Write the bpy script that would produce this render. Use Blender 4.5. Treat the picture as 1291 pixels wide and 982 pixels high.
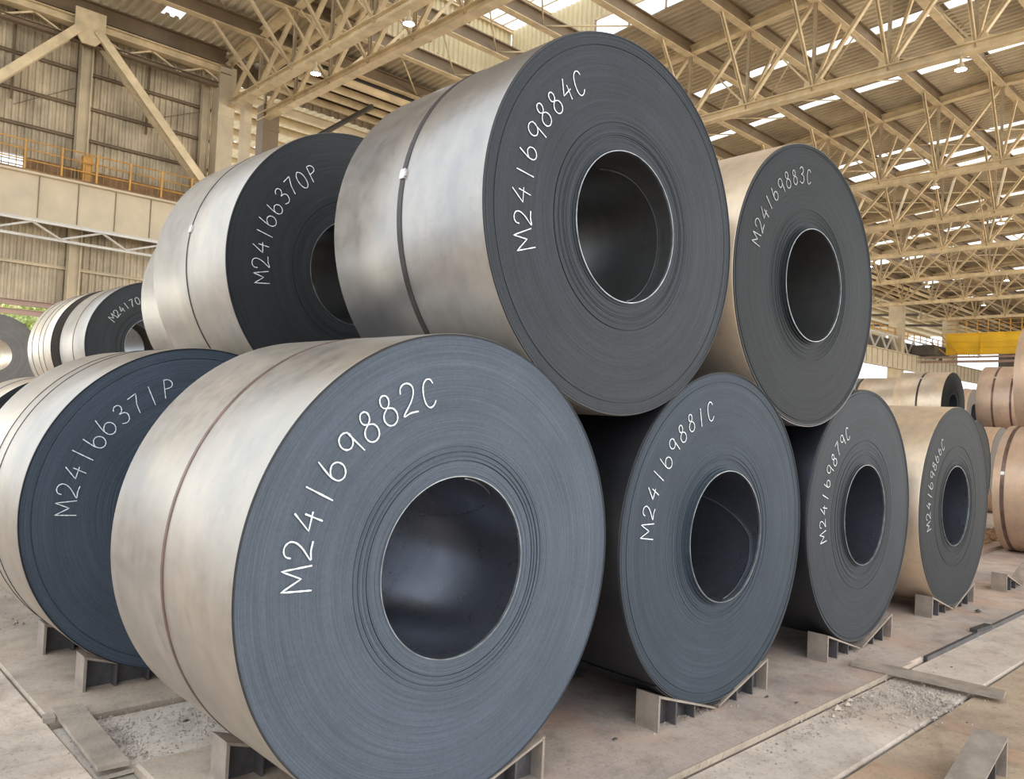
import bpy, math, random
from math import sin, cos, pi, radians as RAD
from mathutils import Vector, Matrix

for o in list(bpy.data.objects):
    bpy.data.objects.remove(o)
S = bpy.context.scene
COL = S.collection

# ------------------------------------------------------------------ camera
cam_d = bpy.data.cameras.new('camera')
cam = bpy.data.objects.new('camera', cam_d)
COL.objects.link(cam)
cam_d.sensor_width = 36.0
cam_d.lens = 1010.7 * 36.0 / 1291.0
cam_d.clip_end = 600
cam_d.clip_start = 0.05
r_ = Vector((0.7225787, -0.6896499, 0.0475697))
u_ = Vector((-0.0555717, 0.0106410, 0.9983980))
f_ = Vector((0.6890513, 0.7240647, 0.0306360))
M = Matrix((r_, u_, -f_)).transposed().to_4x4()
M.translation = Vector((0, 0, 1.6604))
cam.matrix_world = M
S.camera = cam

# ------------------------------------------------------------------ world, light, exposure
S.view_settings.view_transform = 'Standard'
S.view_settings.look = 'None'
S.view_settings.gamma = 1.0
S.view_settings.use_curve_mapping = False
S.view_settings.exposure = 1.1
w = bpy.data.worlds.new('overcast_sky')
S.world = w
w.use_nodes = True
bg = w.node_tree.nodes['Background']
bg.inputs[0].default_value = (0.86, 0.93, 1.0, 1)
bg.inputs[1].default_value = 1.1


def area(name, loc, target, sx, sy, power, col):
    d = bpy.data.lights.new(name, 'AREA')
    d.shape = 'RECTANGLE'
    d.size = sx
    d.size_y = sy
    d.energy = power
    d.color = col
    o = bpy.data.objects.new(name, d)
    COL.objects.link(o)
    o.location = loc
    o.rotation_euler = (Vector(target) - Vector(loc)).to_track_quat('-Z', 'Y').to_euler()
    return o


# added fill lamps for daylight, beyond the side bay and the hall's long side
area('side_bay_fill', (40, 76, 9), (40, 36, 14), 90, 14, 16000, (1.0, 0.90, 0.72))
area('open_side_fill', (62, -30, 6), (62, 20, 16), 90, 12, 11000, (1.0, 0.92, 0.78))

# ------------------------------------------------------------------ materials


def newmat(name):
    m = bpy.data.materials.new(name)
    m.use_nodes = True
    nt = m.node_tree
    return m, nt, nt.nodes['Principled BSDF']


def N(nt, t, **kw):
    n = nt.nodes.new(t)
    for k, v in kw.items():
        setattr(n, k, v)
    return n


def L(nt, a, b):
    nt.links.new(a, b)


def ramp(nt, fac, stops):
    r = N(nt, 'ShaderNodeValToRGB')
    e = r.color_ramp.elements
    while len(e) < len(stops):
        e.new(0.5)
    for i, (p, c) in enumerate(stops):
        e[i].position = p
        e[i].color = (*c, 1)
    L(nt, fac, r.inputs[0])
    return r


def mix(nt, fac, a, b, mode='MIX'):
    m = N(nt, 'ShaderNodeMix', data_type='RGBA', blend_type=mode)
    for s, v in ((m.inputs[0], fac), (m.inputs[6], a), (m.inputs[7], b)):
        if isinstance(v, (int, float)):
            s.default_value = v
        elif isinstance(v, tuple):
            s.default_value = (*v, 1)
        else:
            L(nt, v, s)
    return m.outputs[2]


def math_(nt, op, a, b=None):
    m = N(nt, 'ShaderNodeMath', operation=op)
    for i, v in enumerate((a, b)):
        if v is None:
            continue
        if isinstance(v, (int, float)):
            m.inputs[i].default_value = v
        else:
            L(nt, v, m.inputs[i])
    return m.outputs[0]


def noise(nt, vec, scale, detail=4, rough=0.55):
    n = N(nt, 'ShaderNodeTexNoise')
    n.inputs['Scale'].default_value = scale
    n.inputs['Detail'].default_value = detail
    n.inputs['Roughness'].default_value = rough
    if vec is not None:
        L(nt, vec, n.inputs['Vector'])
    return n.outputs[0]


def simple(name, col, rough=0.6, metal=0.0, var=0.25, scale=3.0, bump=0.0, spec=0.5):
    m, nt, b = newmat(name)
    tc = N(nt, 'ShaderNodeTexCoord')
    n = noise(nt, tc.outputs['Object'], scale, 5, 0.6)
    d = tuple(c * (1 - var) for c in col)
    h = tuple(min(1, c * (1 + var)) for c in col)
    r = ramp(nt, n, [(0.3, d), (0.7, h)])
    L(nt, r.outputs[0], b.inputs['Base Color'])
    b.inputs['Roughness'].default_value = rough
    b.inputs['Metallic'].default_value = metal
    b.inputs['Specular IOR Level'].default_value = spec
    if bump:
        bp = N(nt, 'ShaderNodeBump')
        bp.inputs['Strength'].default_value = bump
        bp.inputs['Distance'].default_value = 0.02
        n2 = noise(nt, tc.outputs['Object'], scale * 8, 6, 0.7)
        L(nt, n2, bp.inputs['Height'])
        L(nt, bp.outputs[0], b.inputs['Normal'])
    return m


def coil_face_mat(name, col, seed=0.0, rough=0.6, metal=0.0, light=0.12):
    """wound sheet edges: fine rings around the coil's axis (object origin is on the axis)"""
    m, nt, b = newmat(name)
    tc = N(nt, 'ShaderNodeTexCoord')
    sp = N(nt, 'ShaderNodeSeparateXYZ')
    L(nt, tc.outputs['Object'], sp.inputs[0])
    x, z = sp.outputs[0], sp.outputs[2]
    rr = math_(nt, 'SQRT', math_(nt, 'ADD', math_(nt, 'MULTIPLY', x, x), math_(nt, 'MULTIPLY', z, z)))
    cb = N(nt, 'ShaderNodeCombineXYZ')
    L(nt, math_(nt, 'ADD', rr, seed), cb.inputs[0])
    L(nt, math_(nt, 'MULTIPLY', math_(nt, 'DIVIDE', x, rr), 0.006), cb.inputs[1])
    L(nt, math_(nt, 'MULTIPLY', math_(nt, 'DIVIDE', z, rr), 0.006), cb.inputs[2])
    fine = noise(nt, cb.outputs[0], 210, 3, 0.8)
    mid = noise(nt, cb.outputs[0], 22, 3, 0.6)
    blot = noise(nt, tc.outputs['Object'], 2.2, 6, 0.65)
    spk = noise(nt, tc.outputs['Object'], 60, 4, 0.7)
    base = ramp(nt, fine, [(0.30, tuple(c * 0.80 for c in col)), (0.5, col), (0.72, tuple(c * 1.25 for c in col))])
    midr = ramp(nt, mid, [(0.3, (0.88, 0.88, 0.88)), (0.7, (1.08, 1.08, 1.08))])
    blr = ramp(nt, blot, [(0.25, (0.86, 0.84, 0.82)), (0.55, (1, 1, 1)), (0.8, (1.12, 1.1, 1.06))])
    spr = ramp(nt, spk, [(0.35, (0.9, 0.9, 0.9)), (0.7, (1.08, 1.08, 1.08))])
    c = mix(nt, 1.0, base.outputs[0], midr.outputs[0], 'MULTIPLY')
    c = mix(nt, 1.0, c, blr.outputs[0], 'MULTIPLY')
    c = mix(nt, 1.0, c, spr.outputs[0], 'MULTIPLY')
    L(nt, c, b.inputs['Base Color'])
    b.inputs['Roughness'].default_value = rough
    b.inputs['Metallic'].default_value = metal
    b.inputs['Specular IOR Level'].default_value = light
    bp = N(nt, 'ShaderNodeBump')
    bp.inputs['Strength'].default_value = 0.12
    bp.inputs['Distance'].default_value = 0.003
    L(nt, fine, bp.inputs['Height'])
    L(nt, bp.outputs[0], b.inputs['Normal'])
    return m


def coil_body_mat(name, col, rough=0.36, metal=0.8, seed=0.0, warm=(1.08, 1.0, 0.9)):
    m, nt, b = newmat(name)
    tc = N(nt, 'ShaderNodeTexCoord')
    mp = N(nt, 'ShaderNodeMapping')
    mp.inputs['Location'].default_value = (seed, seed * 2, seed * 3)
    L(nt, tc.outputs['Object'], mp.inputs[0])
    mp2 = N(nt, 'ShaderNodeMapping')
    mp2.inputs['Scale'].default_value = (1, 5, 1)
    mp2.inputs['Location'].default_value = (seed, seed, 0)
    L(nt, tc.outputs['Object'], mp2.inputs[0])
    n1 = noise(nt, mp.outputs[0], 1.6, 6, 0.6)
    n2 = noise(nt, mp2.outputs[0], 2.2, 5, 0.6)
    n3 = noise(nt, mp.outputs[0], 11, 6, 0.75)
    r1 = ramp(nt, n1, [(0.3, tuple(c * 0.82 for c in col)), (0.7, tuple(c * 1.12 * w_ for c, w_ in zip(col, warm)))])
    r2 = ramp(nt, n2, [(0.3, (0.93, 0.93, 0.94)), (0.7, (1.04, 1.03, 1.0))])
    r3 = ramp(nt, n3, [(0.28, (0.8, 0.78, 0.76)), (0.5, (1, 1, 1)), (0.75, (1.08, 1.08, 1.08))])
    c = mix(nt, 1.0, r1.outputs[0], r2.outputs[0], 'MULTIPLY')
    c = mix(nt, 0.6, c, r3.outputs[0], 'MULTIPLY')
    L(nt, c, b.inputs['Base Color'])
    rr = ramp(nt, n3, [(0.2, (rough * 0.85,) * 3), (0.8, (rough * 1.25,) * 3)])
    L(nt, rr.outputs[0], b.inputs['Roughness'])
    b.inputs['Metallic'].default_value = metal
    bp = N(nt, 'ShaderNodeBump')
    bp.inputs['Strength'].default_value = 0.12
    bp.inputs['Distance'].default_value = 0.02
    L(nt, n1, bp.inputs['Height'])
    L(nt, bp.outputs[0], b.inputs['Normal'])
    return m


def concrete_mat(name, col, dirt, dust=(0.3, 0.22, 0.16), scale=1.0, bump=0.35):
    m, nt, b = newmat(name)
    tc = N(nt, 'ShaderNodeTexCoord')
    g = N(nt, 'ShaderNodeNewGeometry')
    P = g.outputs['Position']
    n1 = noise(nt, P, 0.9 * scale, 8, 0.65)
    n2 = noise(nt, P, 5.0 * scale, 8, 0.7)
    n3 = noise(nt, P, 46.0, 5, 0.75)
    c1 = ramp(nt, n1, [(0.34, dirt), (0.52, col), (0.72, tuple(min(1, c * 1.18) for c in col))])
    c2 = ramp(nt, n2, [(0.3, (0.72, 0.7, 0.68)), (0.5, (1, 1, 1)), (0.75, (1.12, 1.12, 1.12))])
    c3 = ramp(nt, n3, [(0.32, (0.5, 0.47, 0.45)), (0.42, (1, 1, 1)), (0.7, (1.12, 1.12, 1.12))])
    n4 = noise(nt, P, 14.0, 6, 0.8)
    c4 = ramp(nt, n4, [(0.30, (0.62, 0.58, 0.55)), (0.40, (1, 1, 1)), (0.62, (1, 1, 1)), (0.72, (1.16, 1.15, 1.14))])
    c = mix(nt, 1.0, c1.outputs[0], c2.outputs[0], 'MULTIPLY')
    c = mix(nt, 0.9, c, c3.outputs[0], 'MULTIPLY')
    c = mix(nt, 0.9, c, c4.outputs[0], 'MULTIPLY')
    nd = noise(nt, P, 1.7, 4, 0.6)
    md = ramp(nt, nd, [(0.5, (0, 0, 0)), (0.72, (0.6, 0.6, 0.6))])
    c = mix(nt, md.outputs[0], c, dust)
    L(nt, c, b.inputs['Base Color'])
    b.inputs['Roughness'].default_value = 0.85
    b.inputs['Specular IOR Level'].default_value = 0.25
    bp = N(nt, 'ShaderNodeBump')
    bp.inputs['Strength'].default_value = bump
    bp.inputs['Distance'].default_value = 0.02
    L(nt, mix(nt, 0.5, n2, n3), bp.inputs['Height'])
    L(nt, bp.outputs[0], b.inputs['Normal'])
    return m


MT = {}
MT['beam'] = simple('painted_steel_beige', (0.72, 0.575, 0.36), 0.55, 0.0, 0.22, 1.4)
MT['beam_mid'] = simple('painted_steel_tan', (0.42, 0.33, 0.21), 0.6, 0.0, 0.25, 1.4)
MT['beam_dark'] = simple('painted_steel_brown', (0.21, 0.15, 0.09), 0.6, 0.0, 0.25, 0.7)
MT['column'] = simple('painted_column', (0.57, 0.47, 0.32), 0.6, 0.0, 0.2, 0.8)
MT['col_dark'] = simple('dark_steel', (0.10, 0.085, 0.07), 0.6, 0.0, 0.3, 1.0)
MT['gutter'] = simple('gutter_shade_tone', (0.05, 0.042, 0.033), 0.7, 0.0, 0.3, 1.0)  # dark tone stands for shade under the roof valley
MT['roof'] = simple('roof_sheet', (0.70, 0.60, 0.44), 0.6, 0.0, 0.28, 0.35)
MT['roof_side'] = simple('side_bay_roof_sheet', (0.66, 0.56, 0.38), 0.6, 0.0, 0.15, 0.4)
MT['wall'] = simple('wall_sheet', (0.52, 0.43, 0.30), 0.6, 0.0, 0.35, 0.7)
MT['girder'] = simple('girder_paint', (0.62, 0.52, 0.37), 0.6, 0.0, 0.12, 0.8)
MT['lantern'] = simple('lantern_sheet', (0.74, 0.62, 0.38), 0.55, 0.0, 0.1, 0.5)
MT['rail'] = simple('orange_railing', (0.62, 0.32, 0.07), 0.5, 0.0, 0.25, 2.0)
MT['walk'] = simple('rusty_walkway', (0.27, 0.155, 0.07), 0.7, 0.0, 0.35, 2.0)
MT['white'] = simple('white_steel', (0.72, 0.69, 0.64), 0.5, 0.0, 0.1, 2.0)
MT['yellow'] = simple('crane_yellow', (0.85, 0.52, 0.02), 0.4, 0.0, 0.15, 0.6)
MT['pink'] = simple('pinkish_rail_steel', (0.40, 0.27, 0.21), 0.5, 0.2, 0.2, 0.6)
MT['cradle'] = simple('cradle_steel', (0.085, 0.078, 0.08), 0.6, 0.3, 0.4, 6.0, 0.3)
MT['cradle_dust'] = simple('dusty_cradle_steel', (0.31, 0.255, 0.21), 0.7, 0.1, 0.3, 7.0, 0.3)
MT['plate'] = simple('dusty_floor_plate', (0.36, 0.295, 0.235), 0.75, 0.0, 0.3, 5.0, 0.4)
MT['strap'] = simple('steel_strap', (0.045, 0.038, 0.036), 0.45, 0.4, 0.4, 9.0)
MT['strap_brown'] = simple('brown_strap', (0.16, 0.10, 0.08), 0.4, 0.5, 0.4, 9.0)
MT['seal'] = simple('bright_strap_seal', (0.6, 0.58, 0.55), 0.4, 0.6, 0.2, 20.0)
MT['chalk'] = simple('white_paint_marker', (0.82, 0.86, 0.88), 0.8, 0.0, 0.14, 90.0)
MT['chalk_grey'] = simple('grey_paint_marker', (0.42, 0.43, 0.42), 0.8, 0.0, 0.2, 90.0)  # greyer marker tone for some coils
MT['gravel'] = simple('gravel_stone', (0.42, 0.36, 0.31), 0.9, 0.0, 0.6, 12.0)
MT['rubble'] = simple('brown_rubble', (0.33, 0.19, 0.10), 0.9, 0.0, 0.6, 8.0)
MT['scrap'] = simple('dark_scrap', (0.05, 0.045, 0.04), 0.7, 0.0, 0.5, 12.0)
MT['leaf'] = simple('pale_green_leaves', (0.50, 0.58, 0.26), 0.7, 0.0, 0.5, 3.0)  # pale green base, varied at random
MT['bark'] = simple('bark', (0.16, 0.11, 0.07), 0.8, 0.0, 0.4, 3.0)
MT['cyan'] = simple('cyan_cladding', (0.16, 0.50, 0.58), 0.6, 0.0, 0.1, 0.5)
MT['bore'] = coil_body_mat('bore_steel', (0.17, 0.185, 0.225), 0.28, 0.8, 1.3, (1.0, 1.0, 1.0))
MT['bore_grey'] = coil_body_mat('bore_steel_grey', (0.16, 0.16, 0.16), 0.34, 0.75, 5.3, (1, 1, 1))
MT['edge'] = simple('bright_sheet_edge', (0.62, 0.64, 0.66), 0.35, 0.8, 0.25, 25.0)
MT['rim'] = simple('worn_sheet_edge', (0.26, 0.28, 0.30), 0.4, 0.6, 0.5, 12.0)
MT['edge_mid'] = simple('cut_sheet_edge', (0.30, 0.31, 0.33), 0.4, 0.6, 0.3, 25.0)
MT['edge_dark'] = simple('dark_sheet_edge', (0.02, 0.022, 0.027), 0.5, 0.3, 0.25, 25.0)
MT['floor'] = concrete_mat('floor_concrete', (0.60, 0.50, 0.41), (0.42, 0.35, 0.29))
MT['slab'] = concrete_mat('stained_slab', (0.46, 0.375, 0.32), (0.30, 0.255, 0.24), (0.56, 0.34, 0.23))
MT['slab_left'] = concrete_mat('dusty_slab', (0.42, 0.345, 0.275), (0.31, 0.255, 0.21), (0.48, 0.39, 0.30))
MT['pale'] = concrete_mat('pale_concrete', (0.60, 0.515, 0.44), (0.47, 0.385, 0.32), (0.60, 0.46, 0.36))
MT['gap'] = concrete_mat('gap_concrete', (0.55, 0.48, 0.41), (0.38, 0.32, 0.26), (0.60, 0.55, 0.5))
MT['brown'] = concrete_mat('brown_concrete', (0.45, 0.345, 0.25), (0.34, 0.25, 0.18), (0.62, 0.33, 0.20))
MT['earth'] = concrete_mat('yard_earth', (0.55, 0.50, 0.42), (0.4, 0.36, 0.3))

m, nt, b = newmat('translucent_skylight')
tr = N(nt, 'ShaderNodeBsdfTransparent')
tr.inputs[0].default_value = (0.95, 0.97, 1, 1)
tl = N(nt, 'ShaderNodeBsdfTranslucent')
tl.inputs[0].default_value = (0.95, 0.96, 0.98, 1)
ms = N(nt, 'ShaderNodeMixShader')
ms.inputs[0].default_value = 0.25
L(nt, tr.outputs[0], ms.inputs[1])
L(nt, tl.outputs[0], ms.inputs[2])
L(nt, ms.outputs[0], nt.nodes['Material Output'].inputs[0])
MT['sky'] = m
m, nt, b = newmat('sky_glow_roof_sheet')  # sheet made translucent so the side bay roof looks brighter
tl = N(nt, 'ShaderNodeBsdfTranslucent')
tl.inputs[0].default_value = (0.60, 0.50, 0.33, 1)
df = N(nt, 'ShaderNodeBsdfDiffuse')
df.inputs[0].default_value = (0.62, 0.53, 0.37, 1)
ms = N(nt, 'ShaderNodeMixShader')
ms.inputs[0].default_value = 0.45
L(nt, tl.outputs[0], ms.inputs[1])
L(nt, df.outputs[0], ms.inputs[2])
L(nt, ms.outputs[0], nt.nodes['Material Output'].inputs[0])
MT['glow_sheet'] = m
m, nt, b = newmat('lamp_glow')
b.inputs['Emission Color'].default_value = (0.95, 0.97, 1, 1)
b.inputs['Emission Strength'].default_value = 30
MT['glow'] = m

# ------------------------------------------------------------------ mesh helpers


class MB:
    def __init__(s):
        s.v = []
        s.f = []
        s.sm = []

    def face(s, idx, smooth=False):
        s.f.append(idx)
        s.sm.append(smooth)

    def box(s, a, b):
        x0, y0, z0 = a
        x1, y1, z1 = b
        k = len(s.v)
        s.v += [(x0, y0, z0), (x1, y0, z0), (x1, y1, z0), (x0, y1, z0), (x0, y0, z1), (x1, y0, z1), (x1, y1, z1), (x0, y1, z1)]
        for q in ((0, 3, 2, 1), (4, 5, 6, 7), (0, 1, 5, 4), (1, 2, 6, 5), (2, 3, 7, 6), (3, 0, 4, 7)):
            s.face([k + i for i in q])
        return s

    def prism(s, a, b, w, h, kind='box', up=(0, 0, 1)):
        """a bar from a to b; w across, h along 'up'. kinds: box, I, angle pair, round"""
        a = Vector(a)
        b = Vector(b)
        d = (b - a).normalized()
        up = Vector(up)
        if abs(d.dot(up)) > 0.98:
            up = Vector((1, 0, 0))
        side = d.cross(up).normalized()
        up = side.cross(d).normalized()
        W, H = w / 2, h / 2
        if kind == 'box':
            sec = [(-W, -H), (W, -H), (W, H), (-W, H)]
        elif kind == 'I':
            t = h * 0.07 + 0.012
            q = w * 0.06 + 0.008
            sec = [(-W, -H), (W, -H), (W, -H + t), (q, -H + t), (q, H - t), (W, H - t), (W, H), (-W, H), (-W, H - t), (-q, H - t), (-q, -H + t), (-W, -H + t)]
        elif kind == 'U':
            t = 0.14 * w
            sec = [(-W, -H), (-W + t, -H), (-W + t, H - t), (W - t, H - t), (W - t, -H), (W, -H), (W, H), (-W, H)]
        else:
            n = 10
            sec = [(W * cos(2 * pi * i / n), H * sin(2 * pi * i / n)) for i in range(n)]
        n = len(sec)
        k = len(s.v)
        for p in (a, b):
            for (i, j) in sec:
                s.v.append(tuple(p + side * i + up * j))
        for i in range(n):
            j = (i + 1) % n
            s.face([k + i, k + n + i, k + n + j, k + j], kind == 'round')
        if kind == 'I':
            for base, rev in ((k, False), (k + n, True)):
                for q in ((0, 1, 2, 11), (10, 3, 4, 9), (8, 5, 6, 7)):
                    q = [base + i for i in q]
                    s.face(q if rev else q[::-1])
        elif kind == 'U':
            for base in (k, k + n):
                for q in ((0, 1, 2, 7), (7, 2, 3, 6), (3, 4, 5, 6)):
                    s.face([base + i for i in q])
        else:
            s.face([k + i for i in range(n)])
            s.face([k + n + i for i in range(n)][::-1])
        return s

    def quad(s, *p, smooth=False):
        k = len(s.v)
        s.v += [tuple(q) for q in p]
        s.face([k + i for i in range(len(p))], smooth)
        return s

    def build(s, name, mat, parent=None, loc=None):
        me = bpy.data.meshes.new(name)
        me.from_pydata(s.v, [], s.f)
        me.polygons.foreach_set('use_smooth', s.sm)
        me.materials.append(MT[mat] if isinstance(mat, str) else mat)
        me.update()
        o = bpy.data.objects.new(name, me)
        COL.objects.link(o)
        if parent:
            o.parent = parent
        if loc:
            o.location = loc
        return o


def tag(o, label=None, cat=None, group=None, kind=None):
    if label:
        o['label'] = label
    if cat:
        o['category'] = cat
    if group:
        o['group'] = group
    if kind:
        o['kind'] = kind
    return o


def empty(name, loc, rz=0.0):
    o = bpy.data.objects.new(name, None)
    COL.objects.link(o)
    o.location = loc
    o.rotation_euler = (0, 0, rz)
    o.empty_display_size = 0.2
    return o


KIDS = {}


def copy_tree(o, parent=None):
    c = o.copy()
    COL.objects.link(c)
    if parent:
        c.parent = parent
    for ch in list(o.children):
        copy_tree(ch, c)
    return c


# ================================================================== SETTING
def zt(Y):
    return 17.5 + (36 - max(Y, 12.0)) * 0.082      # top chord height


def zr(Y):
    return zt(Y) + 0.62                             # roof sheet height


def corrugated(mb, x0, x1, y0, y1, zf, pitch=0.36, amp=0.055, ny=1):
    """roof sheet, ribs running along Y"""
    n = max(1, int(round((x1 - x0) / pitch)))
    p = (x1 - x0) / n
    prof = []
    for i in range(n):
        a = x0 + i * p
        prof += [(a, -amp), (a + p * 0.38, -amp), (a + p * 0.5, amp), (a + p * 0.88, amp)]
    prof.append((x1, -amp))
    k = len(mb.v)
    m_ = len(prof)
    for j in range(ny + 1):
        y = y0 + (y1 - y0) * j / ny
        for (x, dz) in prof:
            mb.v.append((x, y, zf(y) + dz))
    for j in range(ny):
        for i in range(m_ - 1):
            q = k + j * m_ + i
            mb.face([q, q + m_, q + m_ + 1, q + 1])


# openings in the roof: (x0, x1, y0, y1)
LAN = (18.6, 27.5, 12.5, 30.2)
openings = [LAN, (35.3, 35.95, -10, 30.5), (40.9, 41.5, -10, 30.5), (51.4, 51.95, -10, 33), (54.2, 57.2, -10, 31), (65.4, 66.5, -10, 33), (72.6, 73.5, -10, 33), (79.0, 81.2, -10, 33), (93, 94.5, -10, 33), (105, 106.5, -10, 33),
            (11.9, 12.7, 33.2, 35.4)]
roof = MB()
xs = sorted({-3.0, 137.0} | {a for o in openings for a in o[:2]})
for a, b_ in zip(xs[:-1], xs[1:]):
    mid = (a + b_) / 2
    cuts = sorted([(o[2], o[3]) for o in openings if o[0] < mid < o[1]])
    y = -12.0
    for c0, c1 in cuts:
        if c0 > y:
            corrugated(roof, a, b_, y, c0, zr, ny=2)
        y = c1
    corrugated(roof, a, b_, y, 36.9, zr, ny=3)
tag(roof.build('ceiling', 'roof'), kind='structure')

sk = MB()
glz = empty('skylight_strip', (0, 0, 0))
n_open = 0
for (x0, x1, y0, y1) in openings[1:]:
    n_open += 1
    t = empty('roof_skylight', ((x0 + x1) / 2, (y0 + y1) / 2, zr(20)))
    t.location = (0, 0, 0)
    lab = ['narrow skylight strip just right of the near lantern', 'second narrow skylight strip right of the near lantern',
           'narrow skylight strip in front of the wide bright one', 'wide bright skylight beyond the second truss on the right',
           'skylight strip beyond the third truss on the right', 'skylight strip beyond the fourth truss on the right',
           'wide skylight beyond the fifth truss on the right', 'far skylight strip beyond the crane', 'farthest skylight strip of the roof',
           'small square skylight above the corrugated wall, top left'][n_open - 1]
    tag(t, lab, 'skylight', 'skylights in the hall roof')
    nseg = max(1, int(round((y1 - y0) / 6.0)))
    for i in range(nseg):
        ya = y0 + (y1 - y0) * i / nseg
        yb = y0 + (y1 - y0) * (i + 1) / nseg
        g = MB()
        g.quad((x0, ya, zr(ya) + 0.1), (x1, ya, zr(ya) + 0.1), (x1, yb, zr(yb) + 0.1), (x0, yb, zr(yb) + 0.1))
        g.build('pane', 'sky', t)
        MB().prism((x0, ya, zr(ya) + .05), (x1, ya, zr(ya) + .05), .08, .10).build('glazing_bar', 'beam', t)
bpy.data.objects.remove(glz)

# lantern (raised monitor) in the roof
lan = empty('roof_lantern', (0, 0, 0))
tag(lan, 'raised roof lantern with pale yellow corrugated sides above the big top coil', 'roof lantern')
x0, x1, y0, y1 = LAN
zl = 21.4


def vwall(mb, p0, p1, z0, z1, pitch=0.3, amp=0.04, nrm=(0, -1)):
    p0 = Vector(p0)
    p1 = Vector(p1)
    ln = (p1 - p0).length
    n = int(round(ln / pitch))
    d = (p1 - p0) / n
    nv = Vector(nrm) * amp
    prof = []
    for i in range(n):
        a = p0 + d * i
        prof += [a - nv, a + d * 0.35 - nv, a + d * 0.5 + nv, a + d * 0.85 + nv]
    prof.append(p1 - nv)
    k = len(mb.v)
    m_ = len(prof)
    f0 = z0 if callable(z0) else (lambda p: z0)
    for q in prof:
        mb.v.append((q.x, q.y, f0(q)))
    for q in prof:
        mb.v.append((q.x, q.y, z1))
    for i in range(m_ - 1):
        mb.face([k + i, k + i + 1, k + m_ + i + 1, k + m_ + i])


zb_ = lambda p: zr(p.y) - 0.1
for (a, b_, nn) in (((x0, y1), (x1, y1), (0, -1)), ((x1, y1), (x1, 24.4), (-1, 0)), ((x0, y0), (x0, y1), (1, 0)), ((x1, y0), (x0, y0), (0, 1))):
    wmb = MB()
    vwall(wmb, a, b_, zb_, zl, nrm=nn)
    wmb.build('side_sheet', 'lantern', lan)
wmb = MB()
vwall(wmb, (x1, 24.4), (x1, y0), 20.1, zl, nrm=(-1, 0))
wmb.build('side_sheet', 'lantern', lan)
for i in range(6):
    ya, yb = 24.4 - i * 1.98, 24.4 - (i + 1) * 1.98
    MB().quad((x1, ya, zr(ya) - .1), (x1, yb, zr(yb) - .1), (x1, yb, 20.1), (x1, ya, 20.1)).build('pane', 'sky', lan)
    MB().prism((x1 - .04, ya, zr(ya) - .1), (x1 - .04, ya, 20.1), .08, .08).build('glazing_bar', 'pink', lan)
MB().prism((x1 - .04, 24.4, 20.1), (x1 - .04, y0, 20.1), .1, .1).build('glazing_bar', 'beam', lan)
nb = 12
for i in range(nb):
    xa = x0 + (x1 - x0) * i / nb
    xb = x0 + (x1 - x0) * (i + 1) / nb
    MB().quad((xa, y0, zl + .02), (xb, y0, zl + .02), (xb, y1, zl + .02), (xa, y1, zl + .02)).build('pane', 'sky', lan)
    MB().prism((xa, y0, zl), (xa, y1, zl), .06, .06).build('glazing_bar', 'beam', lan)
for y in (y1 - 0.1, 27.4, 24.2, 21, 18, 15, y0 + .1):
    MB().prism((x0, y, zl - .1), (x1, y, zl - .1), .14, .18, 'I').build('lantern_rafter', 'beam', lan)
for y in (29.9, 27.1, 24.1):
    MB().prism((x0 + 3.5, y, 18.8), (x0 + 5.2, y - 1.2, zl - .1), .06, .06, 'round').build('stay_rod', 'col_dark', lan)
MB().prism((x0, y1 + .15, zr(y1) - .35), (x1, y1 + .15, zr(y1) - .35), .3, .7, 'box').build('curb', 'beam', lan)

# trusses ------------------------------------------------------------
ZB = 15.27
DY = 2.97
NN = 13
nodes = [36 - DY * k for k in range(NN)]
TX = [15.4, 17.1, 30.45, 44.5, 54.3, 63.4, 74.6, 87.7, 101.5]


def make_truss():
    t = empty('roof_truss', (0, 0, 0))
    MB().prism((0, 36.4, ZB), (0, -11.5, ZB), .42, .34, 'I').build('bottom_chord', 'beam', t)
    MB().prism((0, 36.4, zt(36) - .05), (0, 12, zt(12) - .05), .36, .36, 'I').build('top_chord', 'beam', t)
    MB().prism((0, 12, zt(12) - .05), (0, -11.5, zt(0) - .05), .36, .36, 'I').build('top_chord', 'beam', t)
    for k, y in enumerate(nodes):
        z = zt(y) - .1
        MB().prism((0, y, ZB), (0, y, z), .12, .12, 'I').build('truss_post', 'beam_mid', t)
        MB().box((-.02, y - .38, ZB - .1), (.02, y + .38, ZB + .42)).build('gusset_plate', 'beam', t)
        if k:
            MB().prism((0, y, ZB), (2.3, y, z - .1), .12, .11, 'U').build('knee_brace', 'beam', t)
            MB().prism((0, y, ZB), (-2.3, y, z - .1), .12, .11, 'U').build('knee_brace', 'beam', t)
        if k < NN - 1:
            y2 = nodes[k + 1]
            MB().prism((0, y, ZB + .1), (0, y2, zt(y2) - .15), .17, .14, 'I').build('truss_diagonal', 'beam', t)
            MB().prism((.12, y2, ZB + .1), (.12, y, z), .07, .07, 'box').build('tie_rod', 'beam', t)
    return t


tlab = ['nearest roof truss, meeting the column at the right end of the corrugated wall',
        'roof truss close behind the nearest one, meeting the dark doubled column',
        'roof truss crossing the upper right of the picture, above the right upper coil',
        'second truss on the right, under the wide bright skylight',
        'third truss on the right, receding behind the right upper coil',
        'fourth truss on the right, receding behind the right upper coil',
        'fifth truss on the right, a thick doubled chord above the far column',
        'far truss just above the yellow crane', 'farthest truss beyond the yellow crane']
t0 = make_truss()
for i, X in enumerate(TX):
    t = t0 if i == 0 else copy_tree(t0)
    t.location = (X, 0, 0)
    tag(t, tlab[i], 'roof truss', 'trusses across the hall roof')
t0.location = (TX[0], 0, 0)

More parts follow.
